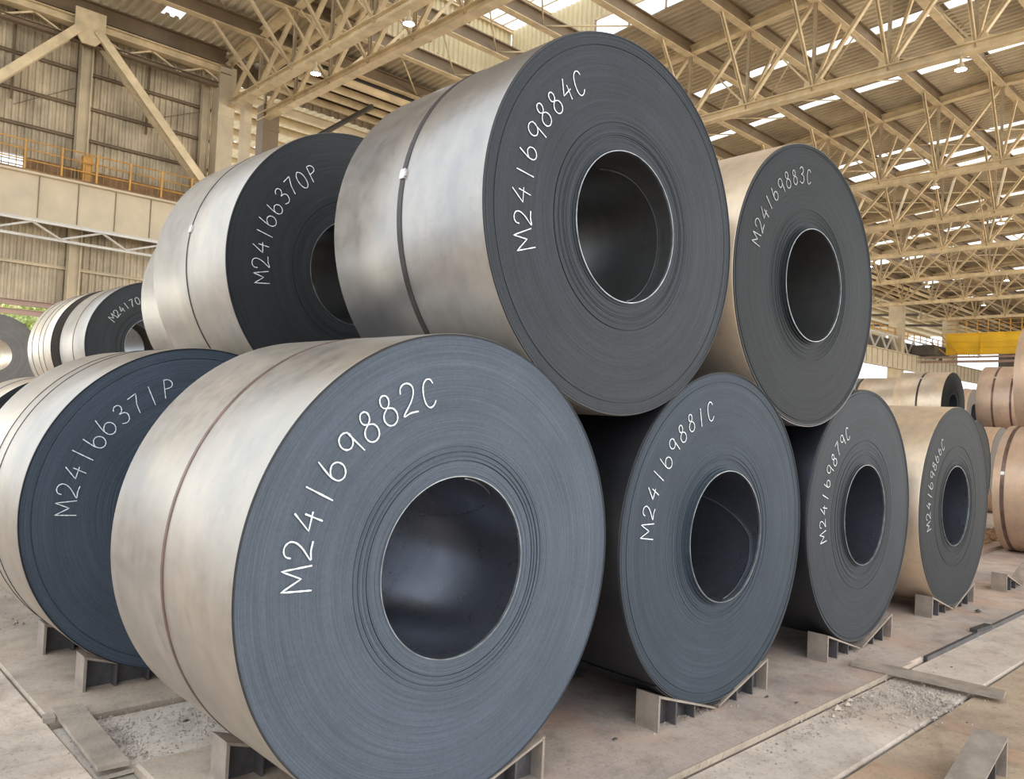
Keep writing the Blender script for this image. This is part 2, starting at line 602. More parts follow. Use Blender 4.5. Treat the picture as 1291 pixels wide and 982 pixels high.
# longitudinal roof beams
ordn = ['first', 'second', 'third', 'fourth', 'fifth', 'sixth', 'seventh', 'eighth', 'ninth', 'tenth', 'eleventh', 'twelfth', 'thirteenth']
mids = [9.0] + [(a + b_) / 2 for a, b_ in zip(TX[1:-1], TX[2:])]
for k, y in enumerate(nodes):
    if k == 0:
        continue
    z = zt(y) + .05
    e = empty('roof_beam', (0, y, 0))
    tag(e, 'long brown roof beam, %s out from the corrugated wall, crossing over the trusses' % ordn[k - 1], 'roof beam', 'long beams under the roof')
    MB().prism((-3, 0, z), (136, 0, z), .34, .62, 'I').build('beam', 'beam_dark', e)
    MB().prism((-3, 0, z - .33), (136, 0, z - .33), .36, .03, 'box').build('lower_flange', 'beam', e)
    if 0 < k < NN - 1:
        dz = zt(nodes[k + 1]) - zt(y)
        for xm in mids[:8]:
            for s_ in (-1, 1):
                MB().prism((xm, 0, z - .2), (xm + s_ * 3.2, -DY, z + dz - .2), .07, .07, 'round').build('brace_rod', 'beam', e)
# purlins between beams over the first bay and a soffit darkened to paint shade
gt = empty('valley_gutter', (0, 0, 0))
tag(gt, 'shade-darkened valley gutter between the two roofs behind the nearest trusses', 'gutter')
MB().box((17.6, 33.4, 17.35), (134.8, 36.9, 17.5)).build('shade_soffit', 'gutter', gt)
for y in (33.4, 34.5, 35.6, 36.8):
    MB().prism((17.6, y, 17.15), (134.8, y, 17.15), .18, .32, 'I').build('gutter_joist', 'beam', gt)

# side bay beyond the columns ------------------------------------------
adj = MB()
za = lambda Y: 16.9 + (Y - 37) * 0.05
corrugated(adj, 14.0, 137, 37.4, 47.2, za, pitch=0.42, amp=.06)
corrugated(adj, 14.0, 137, 48.8, 74, za, pitch=0.42, amp=.06)
tag(adj.build('trim_1', 'glow_sheet'), kind='structure')
cl = MB()
vwall(cl, (14.95, 36.98), (134.8, 36.98), 16.7, 18.2, pitch=.5, amp=.04)
tag(cl.build('trim_3', 'beam_dark'), kind='structure')
sb = empty('side_bay_skylight', (0, 0, 0))
tag(sb, 'skylight strip in the bright side bay roof beyond the columns', 'skylight')
for i in range(12):
    MB().quad((14 + i * 10.2, 47.2, za(47.2) + .05), (24 + i * 10.2, 47.2, za(47.2) + .05), (24 + i * 10.2, 48.8, za(48.8) + .05), (14 + i * 10.2, 48.8, za(48.8) + .05)).build('pane', 'sky', sb)
for k, y in enumerate((38.0, 39.6, 41.4, 44.2, 47.0, 50.5, 54, 58, 62, 66, 70)):
    e = empty('side_bay_beam', (0, y, 0))
    tag(e, 'beam under the bright side bay roof, %s beyond the columns' % ordn[k], 'roof beam', 'beams of the side bay roof')
    MB().prism((14, 0, za(y) - .3), (137, 0, za(y) - .3), .22, .4, 'I').build('beam', 'column', e)
for k, X in enumerate((25.0, 34, 44, 56, 68, 80, 92, 104, 116)):
    e = empty('side_bay_rafter', (X, 0, 0))
    tag(e, 'dark rafter crossing under the side bay roof, %s from the left' % ordn[k], 'rafter', 'rafters of the side bay roof')
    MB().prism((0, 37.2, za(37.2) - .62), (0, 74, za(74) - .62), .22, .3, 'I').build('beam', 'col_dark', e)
e = empty('gutter_stay', (0, 0, 0))
tag(e, 'dark slanting stay under the valley gutter, above the upper coil at left', 'stay')
MB().prism((20.9, 37.6, 15.75), (22.1, 34.4, 16.9), .16, .22, 'I').build('stay_bar', 'col_dark', e)
# side bay back wall, low so that daylight comes in above it
bw = MB()
vwall(bw, (14, 74), (137, 74), 0.0, 9.5, pitch=.5, amp=.05)
tag(bw.build('wall_side_bay', 'roof_side'), kind='structure')

# columns at the wall line ---------------------------------------------


def column(X, lab, w_=.5, d_=.9, top=16.95, mat='column', y=36.3):
    top = min(top, 16.95)
    y = 35.75 + d_ / 2
    e = empty('steel_column', (X, y, 0))
    tag(e, lab, 'column', 'columns along the crane girder')
    MB().box((-w_ / 2, -d_ / 2, 0), (-w_ / 2 + .05, d_ / 2, top)).build('flange', mat, e)
    MB().box((w_ / 2 - .05, -d_ / 2, 0), (w_ / 2, d_ / 2, top)).build('flange', mat, e)
    MB().box((-w_ / 2 + .05, -.03, 0), (w_ / 2 - .05, .03, top)).build('web', mat, e)
    MB().box((-w_ / 2 + .05, -d_ / 2, 0), (w_ / 2 - .05, -d_ / 2 + .04, top)).build('face_plate', mat, e)
    for z in (4.0, 7.5, 11.0, 14.6):
        MB().box((-w_ / 2 - .03, -d_ / 2 - .03, z), (w_ / 2 + .03, -d_ / 2, z + .12)).build('batten', mat, e)
    return e


column(15.15, 'broad beige column at the right end of the corrugated wall', .75, .8, 17.2)
column(16.2, 'slim pipe-like column just right of the broad beige column', .35, .5, 15.6)
column(17.35, 'brown column with a dark recessed side, second from the corrugated wall', .8, .7, 15.8, 'beam_dark')
for k, X in enumerate((30.45, 44.5, 57, 70, 82)):
    column(X, 'column in the row behind the coils, %s right of the brown column' % ordn[k], .8, .9, 17.3)
column(95.6, 'nearer of the two far columns left of the yellow crane', 1.0, 1.5, 18.4)
column(113.5, 'farther column left of the yellow crane', 1.2, 1.6, 18.4)

# left corrugated wall --------------------------------------------------
wl = empty('wall_left', (0, 0, 0))
tag(wl, kind='structure')
wm = MB()
vwall(wm, (-6, 37.0), (6.4, 37.0), 5.2, 17.6, pitch=.27, amp=.035)
vwall(wm, (6.4, 37.0), (7.62, 37.0), 5.2, 10.3, pitch=.27, amp=.035)
vwall(wm, (6.4, 37.0), (7.62, 37.0), 11.05, 17.6, pitch=.27, amp=.035)
vwall(wm, (7.62, 37.0), (14.95, 37.0), 5.2, 17.6, pitch=.27, amp=.035)
wm.build('corrugated_sheet', 'wall', wl)
for z in (15.1, 13.65, 12.3):
    MB().prism((-6, 36.85, z), (14.9, 36.85, z), .14, .12, 'I').build('girt', 'beam_dark', wl)
for z in (6.8,):
    MB().prism((-6, 36.85, z), (14.9, 36.85, z), .14, .12, 'I').build('girt', 'column', wl)
win = empty('window_1', (0, 0, 0))
tag(win, kind='structure')
MB().quad((6.4, 37.02, 10.3), (7.62, 37.02, 10.3), (7.62, 37.02, 11.05), (6.4, 37.02, 11.05)).build('pane', 'sky', win)
for z in (10.3, 10.5, 10.68, 10.86, 11.05):
    MB().box((6.4, 36.9, z - .02), (7.62, 37.0, z + .02)).build('louvre', 'white', win)
for x in (6.9, 12.05):
    MB().prism((x, 36.82, 13.2), (x, 36.82, 17.0), .08, .08, 'I').build('sag_rod', 'beam_dark', wl)
MB().prism((9.45, 36.6, 5.1), (9.45, 36.6, 16.8), .42, .45, 'I').build('wall_post', 'column', wl)
MB().prism((14.5, 36.6, 5.1), (14.5, 36.6, 16.9), .3, .35, 'I').build('wall_post', 'column', wl)
MB().prism((7.0, 36.8, 13.0), (9.1, 36.8, 14.3), .03, .03, 'round').build('tie_rod', 'beam_dark', wl)
MB().prism((12.2, 36.8, 13.9), (14.4, 36.8, 14.9), .03, .03, 'round').build('tie_rod', 'beam_dark', wl)
MB().prism((-6, 36.5, 5.15), (14.9, 36.5, 5.15), .35, .22, 'I').build('bottom_rail', 'pink', wl)
MB().prism((-6, 36.2, 4.75), (14.9, 36.2, 4.75), .25, .22, 'I').build('bottom_rail', 'pink', wl)

pf = empty('portal_frame', (0, 0, 0))
tag(pf, 'inverted V portal bracing with heavy top beams in front of the left wall', 'bracing')
MB().prism((-6, 36.0, 16.75), (15.3, 36.0, 16.75), .5, .36, 'I').build('top_beam', 'beam', pf)
MB().prism((-6, 36.5, 17.6), (15.3, 36.5, 17.6), .35, .75, 'I').build('top_beam', 'beam_dark', pf)
MB().prism((-6, 36.0, 16.05), (15.3, 36.0, 16.05), .3, .2, 'I').build('lower_tie', 'beam_dark', pf)
g_ = MB()
for y in (35.62, 35.70):
    g_.v += [(9.0, y, 15.85), (9.5, y, 15.85), (9.85, y, 16.25), (9.85, y, 17.25), (8.7, y, 17.25), (8.7, y, 16.25)]
g_.face([0, 1, 2, 3, 4, 5])
g_.face([11, 10, 9, 8, 7, 6])
for i in range(6):
    g_.face([i, i + 6, (i + 1) % 6 + 6, (i + 1) % 6])
g_.build('gusset_plate', 'beam', pf)
for sx in (-1, 1):
    for dy in (-.28, .22):
        MB().prism((9.25 + sx * .3, 35.9 + dy, 16.5), (9.25 + sx * 5.6, 35.9 + dy, 10.7), .16, .34, 'U', (0, 0, 1)).build('brace_leg', 'beam', pf)
    n = 16
    for i in range(n):
        a = i / n
        b2 = (i + .5) / n
        p = Vector((9.25 + sx * (.3 + 5.3 * a), 35.62, 16.5 - 5.8 * a))
        q = Vector((9.25 + sx * (.3 + 5.3 * b2), 36.12, 16.5 - 5.8 * b2))
        MB().prism(p, q, .06, .03).build('lacing_bar', 'beam_dark', pf)
for i in range(9):
    xa = -5 + i * 2.25
    MB().prism((xa, 36.0, 16.1), (xa + 1.1, 36.0, 16.6), .07, .07).build('lacing_bar', 'beam', pf)
    MB().prism((xa + 1.1, 36.0, 16.6), (xa + 2.2, 36.0, 16.1), .07, .07).build('lacing_bar', 'beam', pf)

# crane girder -----------------------------------------------------------
cg = empty('crane_girder', (0, 35.4, 0))
tag(cg, 'long beige plate girder carrying the crane rail along the column row', 'girder')
MB().box((-6, -.03, 8.36), (15.2, .03, 10.02)).build('web_plate', 'girder', cg)
MB().box((15.2, -.03, 8.9), (134, .03, 10.6)).build('web_plate', 'girder', cg)
MB().box((-6, -.3, 10.02), (15.2, .3, 10.1)).build('top_flange', 'girder', cg)
MB().box((15.2, -.3, 10.6), (134, .3, 10.7)).build('top_flange', 'girder', cg)
MB().box((-6, -.22, 8.28), (15.2, .22, 8.36)).build('bottom_flange', 'girder', cg)
MB().box((15.2, -.22, 8.8), (134, .22, 8.9)).build('bottom_flange', 'girder', cg)
x = -6 + .0
x = 7.76 - 1.4 * 9
while x < 134:
    lo, hi = (8.36, 10.02) if x < 15.2 else (8.9, 10.6)
    MB().box((x - .012, -.07, lo), (x + .012, -.03, hi)).build('stiffener', 'beam_dark', cg)
    x += 1.4

# walkway on the girder with orange railing
wk = empty('girder_walkway', (0, 36.0, 0))
tag(wk, 'rusty orange walkway with handrail on top of the crane girder', 'walkway')
MB().box((-6, -.75, 10.12), (15, .6, 10.2)).build('deck', 'walk', wk)
for z in (10.55, 10.95, 11.3):
    MB().prism((-6, -.72, z), (14.8, -.72, z), .05, .05, 'round').build('rail', 'rail', wk)
MB().box((-6, .5, 10.2), (6.6, .56, 10.95)).build('toe_panel', 'walk', wk)
MB().box((7.5, .5, 10.2), (14.8, .56, 10.95)).build('toe_panel', 'walk', wk)
x = -5.6
while x < 15:
    MB().prism((x, -.72, 10.2), (x, -.72, 11.32), .07, .07).build('rail_post', 'rail', wk)
    x += 1.28
x = -5.8
while x < 15:
    MB().prism((x, -.70, 10.2), (x, -.70, 10.95), .025, .025).build('rail_baluster', 'walk', wk)
    x += 0.24
MB().box((9.3, -.5, 10.2), (9.65, -.2, 11.3)).build('junction_box', 'rail', wk)

# lattice under the girder, left
lg = empty('surge_lattice', (0, 35.0, 0))
tag(lg, 'white lattice stay running under the beige girder on the left', 'lattice girder')
MB().prism((-6, -.1, 8.2), (14.6, -.1, 8.2), .14, .12, 'I').build('upper_chord', 'white', lg)
MB().prism((-6, .9, 7.75), (14.6, .9, 7.75), .12, .1, 'I').build('lower_chord', 'white', lg)
for i in range(7):
    xa = -5 + i * 2.5
    MB().prism((xa, -.1, 8.15), (xa + 1.25, .9, 7.8), .07, .07).build('lacing_bar', 'white', lg)
    MB().prism((xa + 1.25, .9, 7.8), (xa + 2.5, -.1, 8.15), .07, .07).build('lacing_bar', 'white', lg)

# lattice rail on far girder, right
lr = empty('walkway_lattice', (0, 36.2, 0))
tag(lr, 'zigzag lattice railing above the far crane girder, left of the yellow crane', 'lattice girder')
MB().prism((76, 0, 12.6), (112, 0, 12.6), .14, .14).build('upper_chord', 'white', lr)
MB().prism((76, 0, 10.9), (112, 0, 10.9), .14, .12).build('lower_chord', 'white', lr)
x = 76.0
while x < 111:
    MB().prism((x, 0, 10.95), (x + 1.6, 0, 12.55), .16, .12).build('lacing_bar', 'white', lr)
    MB().prism((x + 1.6, 0, 12.55), (x + 3.2, 0, 10.95), .16, .12).build('lacing_bar', 'white', lr)
    x += 3.2
MB().box((76, .7, 10.8), (112, .8, 12.4)).build('back_panel', 'col_dark', lr)
for z in (13.1, 13.6):
    MB().prism((76, .3, z), (126, .3, z), .09, .09).build('hand_rail', 'rail', lr)
x = 77.0
while x < 126:
    MB().prism((x, .3, 12.6), (x, .3, 13.65), .09, .09).build('rail_post', 'rail', lr)
    x += 2.0

# yellow overhead crane ----------------------------------------------------
yc = empty('overhead_crane', (100, 0, 0))
tag(yc, 'yellow overhead travelling crane bridge at the far right', 'crane')
MB().box((0, -14, 11.0), (.12, 32.6, 13.2)).build('bridge_girder', 'yellow', yc)
MB().box((-.25, -14, 13.2), (.5, 32.8, 13.32)).build('bridge_flange', 'yellow', yc)
MB().box((-.25, -14, 10.88), (.5, 32.6, 11.0)).build('bridge_flange', 'yellow', yc)
for z in (11.7, 12.3):
    MB().prism((-.05, -14, z), (-.05, 32.6, z), .1, .06).build('web_rib', 'yellow', yc)
for y in (-6, 0, 6, 12, 18, 23.5, 29):
    MB().box((-.1, y - .05, 11.0), (0, y + .05, 13.2)).build('web_rib', 'yellow', yc)
MB().box((-1.0, -14, 9.9), (-.6, 35, 10.15)).build('cable_beam', 'pink', yc)
MB().box((-.9, -14, 10.45), (-.5, 35, 10.65)).build('cable_beam', 'pink', yc)
MB().box((-2, 33.2, 10.8), (3, 35.6, 11.9)).build('end_carriage', 'col_dark', yc)
for y, z in ((33.0, 13.2), (34.2, 12.4), (35.0, 11.9)):
    MB().prism((-.5, y, z), (-.5, y - 1.8, 10.9), .12, .12).build('carriage_brace', 'rail', yc)
for z in (13.8, 14.3, 14.75):
    MB().prism((0, -14, z), (0, 32.6, z), .07, .07, 'round').build('hand_rail', 'rail', yc)
y = -13.5
while y < 32.6:
    MB().prism((0, y, 13.3), (0, y, 14.8), .09, .09).build('rail_post', 'rail', yc)
    y += 1.1
MB().box((2.5, 12.5, 13.3), (4.5, 16.5, 15.6)).build('trolley_house', 'beam_dark', yc)

# far end wall
ew = MB()
ew.box((136, -12, 0), (136.3, 37, 20))
tag(ew.build('wall_far', 'col_dark'), kind='structure')
for k, y in enumerate((4, 12, 20, 28, 34)):
    e = empty('end_wall_post', (135.4, y, 0))
    tag(e, 'pale post standing against the dark far end wall, %s from the right' % ordn[k], 'post', 'posts on the far end wall')
    MB().prism((0, 0, 0), (0, 0, 19), .9, .9, 'I').build('post', 'column', e)
fb = empty('low_far_walkway', (128, 0, 0))
Y_ = 34.9
tag(fb, 'dark footbridge across the hall beyond the crane', 'walkway')
MB().box((0, -12, 8.6), (1.2, Y_, 10.0)).build('side_panel', 'col_dark', fb)
MB().box((-.2, -12, 10.0), (1.4, Y_, 10.2)).build('deck_edge', 'yellow', fb)
for k, (xx, w2) in enumerate(((96, 6), (108, 8), (121, 8))):
    p_ = MB()
    p_.box((xx, 36.9, 4.5), (xx + w2, 37.0, 8.2))
    q_ = p_.build('wall_panel', 'white')
    tag(q_, 'pale cladding panel under the far crane girder, %s from the left' % ordn[k], 'panel', 'panels below the far girder')

# lamps ------------------------------------------------------------------
lamps = [(15.64, 22.06, 'high-bay lamp under the nearest truss, by the top edge of the picture'),
         (15.95, 28.18, 'high-bay lamp under the nearest truss, left of the biggest upper coil'),
         (31.1, 9.73, 'high-bay lamp under the truss in the upper right corner'),
         (46.1, 15.28, 'high-bay lamp under the second truss on the right'),
         (55.4, 14.85, 'high-bay lamp under the third truss, near the right edge'),
         (66.0, 26.4, 'high-bay lamp beside the edge of the right upper coil'),
         (75.76, 26.0, 'high-bay lamp on the doubled chord right of the upper coil'),
         (75.2, 19.85, 'high-bay lamp on the doubled chord near the right edge'),
         (90.1, 25.28, 'high-bay lamp over the yellow crane')]


def lathe(mb, prof, n=24, axis='z', smooth=True, a0=0.0, a1=2 * pi):
    k = len(mb.v)
    m_ = len(prof)
    full = abs(a1 - a0 - 2 * pi) < 1e-6
    cnt = n if full else n + 1
    for i in range(cnt):
        a = a0 + (a1 - a0) * i / n
        c_, s_ = cos(a), sin(a)
        for (r, h) in prof:
            mb.v.append((r * c_, r * s_, h) if axis == 'z' else (r * c_, h, r * s_))
    for i in range(n):
        i2 = (i + 1) % cnt
        for j in range(m_ - 1):
            q = [k + i * m_ + j, k + i2 * m_ + j, k + i2 * m_ + j + 1, k + i * m_ + j + 1]
            mb.face(q if axis == 'z' else q[::-1], smooth)


l0 = None
for (X, Y, lab) in lamps:
    if l0 is None:
        l0 = empty('high_bay_lamp', (X, Y, 15.0))
        s_ = MB()
        lathe(s_, [(.03, .25), (.05, .0), (.10, -.05), (.12, -.15), (.20, -.24), (.21, -.26), (.19, -.26)], 20)
        s_.build('lamp_shade', 'column', l0)
        s_ = MB()
        lathe(s_, [(0.0, -.30), (.12, -.28), (.19, -.25)], 20)
        s_.build('bulb', 'glow', l0)
        e = l0
    else:
        e = copy_tree(l0)
    e.location = (min(TX, key=lambda q: abs(q - X)), Y, 14.86)
    tag(e, lab, 'lamp', 'high-bay lamps')

# outside ------------------------------------------------------------------
yd = MB()
yd.quad((-90, -90, -.06), (230, -90, -.06), (230, 160, -.06), (-90, 160, -.06))
tag(yd.build('trim_2', 'earth'), kind='structure')
rnd = random.Random(5)


def tree(X, Y, h, rad, lab):
    e = empty('leafy_tree', (X, Y, 0))
    tag(e, lab, 'tree', 'trees outside the left opening')
    MB().prism((0, 0, 0), (0, 0, h * .7), .35, .35, 'round').build('trunk', 'bark', e)
    mb = MB()
    for i in range(1500):
        u = rnd.random()
        th = rnd.random() * 2 * pi
        ph = math.acos(2 * rnd.random() - 1)
        rr = rad * (0.55 + .45 * u ** .4) * (1 + .25 * sin(3 * th) * sin(2 * ph))
        c = Vector((rr * sin(ph) * cos(th), rr * sin(ph) * sin(th), h * .62 + rr * cos(ph) * .95))
        d = Vector((rnd.gauss(0, 1), rnd.gauss(0, 1), rnd.gauss(0, 1))).normalized()
        q = d.orthogonal().normalized()
        r2 = d.cross(q)
        s2 = .22 + .2 * rnd.random()
        mb.quad(c - q * s2, c - r2 * s2 * .5, c + q * s2, c + r2 * s2 * .5)
    tag(mb.build('foliage', 'leaf', e), kind='stuff')


tree(13.5, 62, 7.6, 3.2, 'pale green tree seen through the opening under the left wall')
tree(20.5, 66, 7.0, 2.9, 'second green tree right behind the first in the left opening')
tree(11.0, 68, 4.2, 2.2, 'low green bush in front of the cyan building')
cb = empty('cyan_building', (3, 84, 0))
tag(cb, 'cyan clad building outside the left opening, left of the trees', 'building')
MB().box((-10, 0, 0), (17.5, 4, 9.3)).build('wall', 'cyan', cb)
MB().box((-10.5, -.5, 9.3), (18, 4.5, 9.7)).build('roof_edge', 'white', cb)

# ================================================================== FLOOR
fl = empty('floor', (0, 0, 0))
tag(fl, kind='structure')
rf = random.Random(3)


def slab(x0, y0, x1, y1, ztop, mat, zb=-.05, g=0.012):
    m_ = MB()
    x0 += g
    y0 += g
    x1 -= g
    y1 -= g
    c = .012
    k = 0
    V = [(x0, y0, zb), (x1, y0, zb), (x1, y1, zb), (x0, y1, zb), (x0, y0, ztop - c), (x1, y0, ztop - c), (x1, y1, ztop - c), (x0, y1, ztop - c),
         (x0 + c, y0 + c, ztop), (x1 - c, y0 + c, ztop), (x1 - c, y1 - c, ztop), (x0 + c, y1 - c, ztop)]
    m_.v = V
    for q in ((8, 9, 10, 11), (0, 1, 5, 4), (1, 2, 6, 5), (2, 3, 7, 6), (3, 0, 4, 7), (4, 5, 9, 8), (5, 6, 10, 9), (6, 7, 11, 10), (7, 4, 8, 11)):
        m_.face(list(q))
    return m_.build('slab', mat, fl)


# raised stained slabs that carry the cradles
for (xa, xb) in ((1.36, 2.62), (2.62, 7.2), (7.2, 13.2), (13.2, 19.2), (19.2, 28), (28, 40)):
    slab(xa, 2.19, xb, 3.80, 0.0, 'slab_left' if xa < 2 else 'slab', g=.004)
for (xa, xb) in ((1.19, 7.0), (7.0, 13.0), (13.0, 19.0), (19.0, 28), (28, 40)):
    slab(xa, 4.52, xb, 6.45, 0.0, 'slab_left', g=.004)
    slab(xa, 3.80, xb, 4.52, -.035, 'gap')
    slab(xa, 6.45, xb, 40 if xa > 10 else 14, -.03, 'slab_left')
# pale strip in front of the row
for (xa, xb) in ((-4, 1.4), (1.4, 4.95), (4.95, 7.6), (7.6, 11.3), (11.3, 16), (16, 24), (24, 40)):
    slab(xa, 1.7, xb, 2.19, -.03, 'pale')
for (xa, xb) in ((-4, 1.6), (1.6, 5.1), (5.1, 8.6), (8.6, 13), (13, 20), (20, 40)):
    slab(xa, -.4, xb, 1.7, -.025, 'brown')
    slab(xa, -6, xb, -.4, -.03, 'floor')
# left field
for (xa, xb) in ((-8, -3.5), (-3.5, 1.19)):
    for (ya, yb) in ((1.6, 4.08), (4.08, 6.9), (6.9, 10), (10, 14), (14, 20)):
        slab(xa, ya if xb < 1 or ya > 2 else 2.19, xb, yb, -.004, 'floor', g=.003)
    slab(xa, 20, xb, 36, -.03, 'floor')
slab(1.19, 14, 10, 36, -.03, 'floor')
slab(40, -12, 136, 36, -.03, 'slab_left')
slab(10, 36, 136, 74, -.03, 'floor')

# loose plates lying on the floor
p = MB()
p.v = []


def plate(name, corners, z0, z1, mat, label, cat, group=None):
    m_ = MB()
    k = 0
    for (x_, y_) in corners:
        m_.v.append((x_, y_, z0))
    for (x_, y_) in corners:
        m_.v.append((x_, y_, z1))
    n = len(corners)
    m_.face(list(range(n))[::-1])
    m_.face(list(range(n, 2 * n)))
    for i in range(n):
        j = (i + 1) % n
        m_.face([i, j, n + j, n + i])
    o = m_.build(name, mat)
    tag(o, label, cat, group)
    return o


plate('floor_plate', [(1.206, 3.797), (1.334, 3.78), (1.374, 4.624), (1.235, 4.655)], .0005, .022, 'plate', 'dusty steel plate bridging the slab gap at lower left', 'plate')
plate('timber_block', [(1.165, 4.525), (1.222, 4.52), (1.232, 4.60), (1.18, 4.60)], -.014, .016, 'plate', 'small pale block at the left end of the dusty plate', 'block')
plate('long_plank', [(5.72, 2.42), (5.83, 1.50), (5.99, 1.53), (5.88, 2.44)], .004, .028, 'plate', 'narrow plank lying across the floor joint right of the coils', 'plank')
plate('wood_bearer', [(11.6, 3.6), (16.3, 3.6), (16.3, 3.78), (11.6, 3.78)], .0, .05, 'pink', 'reddish flat bearer under the strapped coil at right edge', 'bearer')
plate('steel_channel', [(7.62, 2.17), (7.95, 2.15), (7.95, 2.21), (7.62, 2.23)], .0, .03, 'scrap', 'short rusty clamp on the slab edge at right', 'clamp')
plate('edge_angle', [(1.42, 2.181), (6.2, 2.181), (6.2, 2.192), (1.42, 2.192)], -.03, .004, 'slab_left', 'pale edging strip along the raised slab, near part', 'edging', 'steel edging along the slab')
plate('edge_angle', [(6.45, 2.165), (18.0, 2.165), (18.0, 2.190), (6.45, 2.190)], -.03, .006, 'cradle', 'steel edging angle along the raised slab, far part', 'edging', 'steel edging along the slab')


def rock(mb, c, s, rn):
    k = len(mb.v)
    P = [(1, 0, 0), (-1, 0, 0), (0, 1, 0), (0, -1, 0), (0, 0, 1), (0, 0, -.6)]
    for q in P:
        mb.v.append((c[0] + q[0] * s * rn.uniform(.6, 1.2), c[1] + q[1] * s * rn.uniform(.6, 1.2), c[2] + q[2] * s * rn.uniform(.5, .9)))
    for f in ((0, 2, 4), (2, 1, 4), (1, 3, 4), (3, 0, 4), (2, 0, 5), (1, 2, 5), (3, 1, 5), (0, 3, 5)):
        mb.face([k + i for i in f])


def gravel(name, n, xc, yc_, sx, sy, z, smin, smax, mat, label, seed, cat='gravel', ang=0):
    rn = random.Random(seed)
    mb = MB()
    for i in range(n):
        u, v = rn.gauss(0, 1), rn.gauss(0, 1)
        x_ = xc + u * sx * cos(ang) - v * sy * sin(ang)
        y_ = yc_ + u * sx * sin(ang) + v * sy * cos(ang)
        s = smin + (smax - smin) * rn.random() ** 3
        rock(mb, (x_, y_, z + s * .3), s, rn)
    o = mb.build(name, mat)
    tag(o, label, cat, kind='stuff')
    return o


gravel('gravel_patch', 3600, 2.0, 4.2, .45, .15, -.035, .002, .009, 'gravel', 'loose gravel in the gap between the two slabs at lower left', 1)
gravel('gravel_patch', 900, 1.44, 4.2, .03, .22, -.035, .002, .010, 'gravel', 'gravel along the right side of the dusty plate', 2)
gravel('gravel_patch', 1400, 5.0, 2.08, .55, .05, -.03, .002, .010, 'gravel', 'gravel spilled along the slab edge before the second coil', 4)
gravel('gravel_patch', 1600, 5.45, 1.85, .22, .12, -.03, .002, .012, 'gravel', 'gravel and crumbs heaped beside the narrow plank', 6)
gravel('gravel_patch', 900, 4.1, 2.62, .22, .05, 0, .002, .009, 'gravel', 'dark gravel inside the cradle under the second coil', 7)
gravel('gravel_patch', 800, 6.2, 2.65, .22, .05, 0, .002, .009, 'gravel', 'gravel inside the cradle under the third coil', 8)
gravel('rubble_patch', 4000, 15.6, 4.25, 1.3, .13, -.02, .01, .06, 'rubble', 'brown rubble on the ground right of the last front coil', 9, 'rubble')
gravel('straw_litter', 900, .3, 6.6, .6, .35, -.03, .004, .025, 'plate', 'pale straw-like litter at the left edge of the floor', 12, 'litter')
for i, (px, py, s) in enumerate([(4.95, 2.72, .022), (4.62, 2.46, .016), (4.68, 2.3, .014), (3.35, 2.62, .016), (7.5, 1.62, .05), (8.2, 1.9, .03), (6.45, 2.0, .012), (8.5, 2.42, .04), (5.3, 1.55, .012), (1.72, 4.12, .022), (6.05, 1.95, .045)]):
    mb = MB()
    rock(mb, (0, 0, 0), s, random.Random(50 + i))
    o = mb.build('scrap_piece', 'scrap', loc=(px, py, s * .35 - (.03 if py < 2.19 else 0)))
    o.scale = (1.6, .8, .6)
    tag(o, ['dark scrap flake on the slab between the second and third coils', 'small dark crumb on the slab right of the second cradle', 'dark crumb close to the slab edge',
            'scrap flake left of the second coil cradle', 'largest dark scrap piece right of the plank', 'dark scrap bit on the pale strip far right', 'crumb beside the plank end',
            'coil of dark wire scrap by the fourth cradle', 'dark crumb on the brown concrete', 'flat dark stone by the dusty plate at left', 'dark scrap lump lying just behind the plank'][i], 'scrap', 'scrap on the floor')
for i, (px, py, s) in enumerate([(4.86, 2.13, .03), (4.98, 2.12, .035), (5.08, 2.15, .028), (4.72, 2.09, .02), (5.2, 2.12, .022)]):
    mb = MB()
    rock(mb, (0, 0, 0), s, random.Random(80 + i))
    o = mb.build('broken_stone', 'pale', loc=(px, py, s * .3 - .03))
    tag(o, ['middle chip of broken concrete at the slab edge', 'largest chip of broken concrete, by the near end of the plank', 'chip of broken concrete nearest the plank at the slab edge', 'smallest and leftmost chip of broken concrete at the slab edge', 'chip of broken concrete just under the plank'][i], 'stone', 'broken concrete chips at the slab edge')
# ================================================================== CRADLES


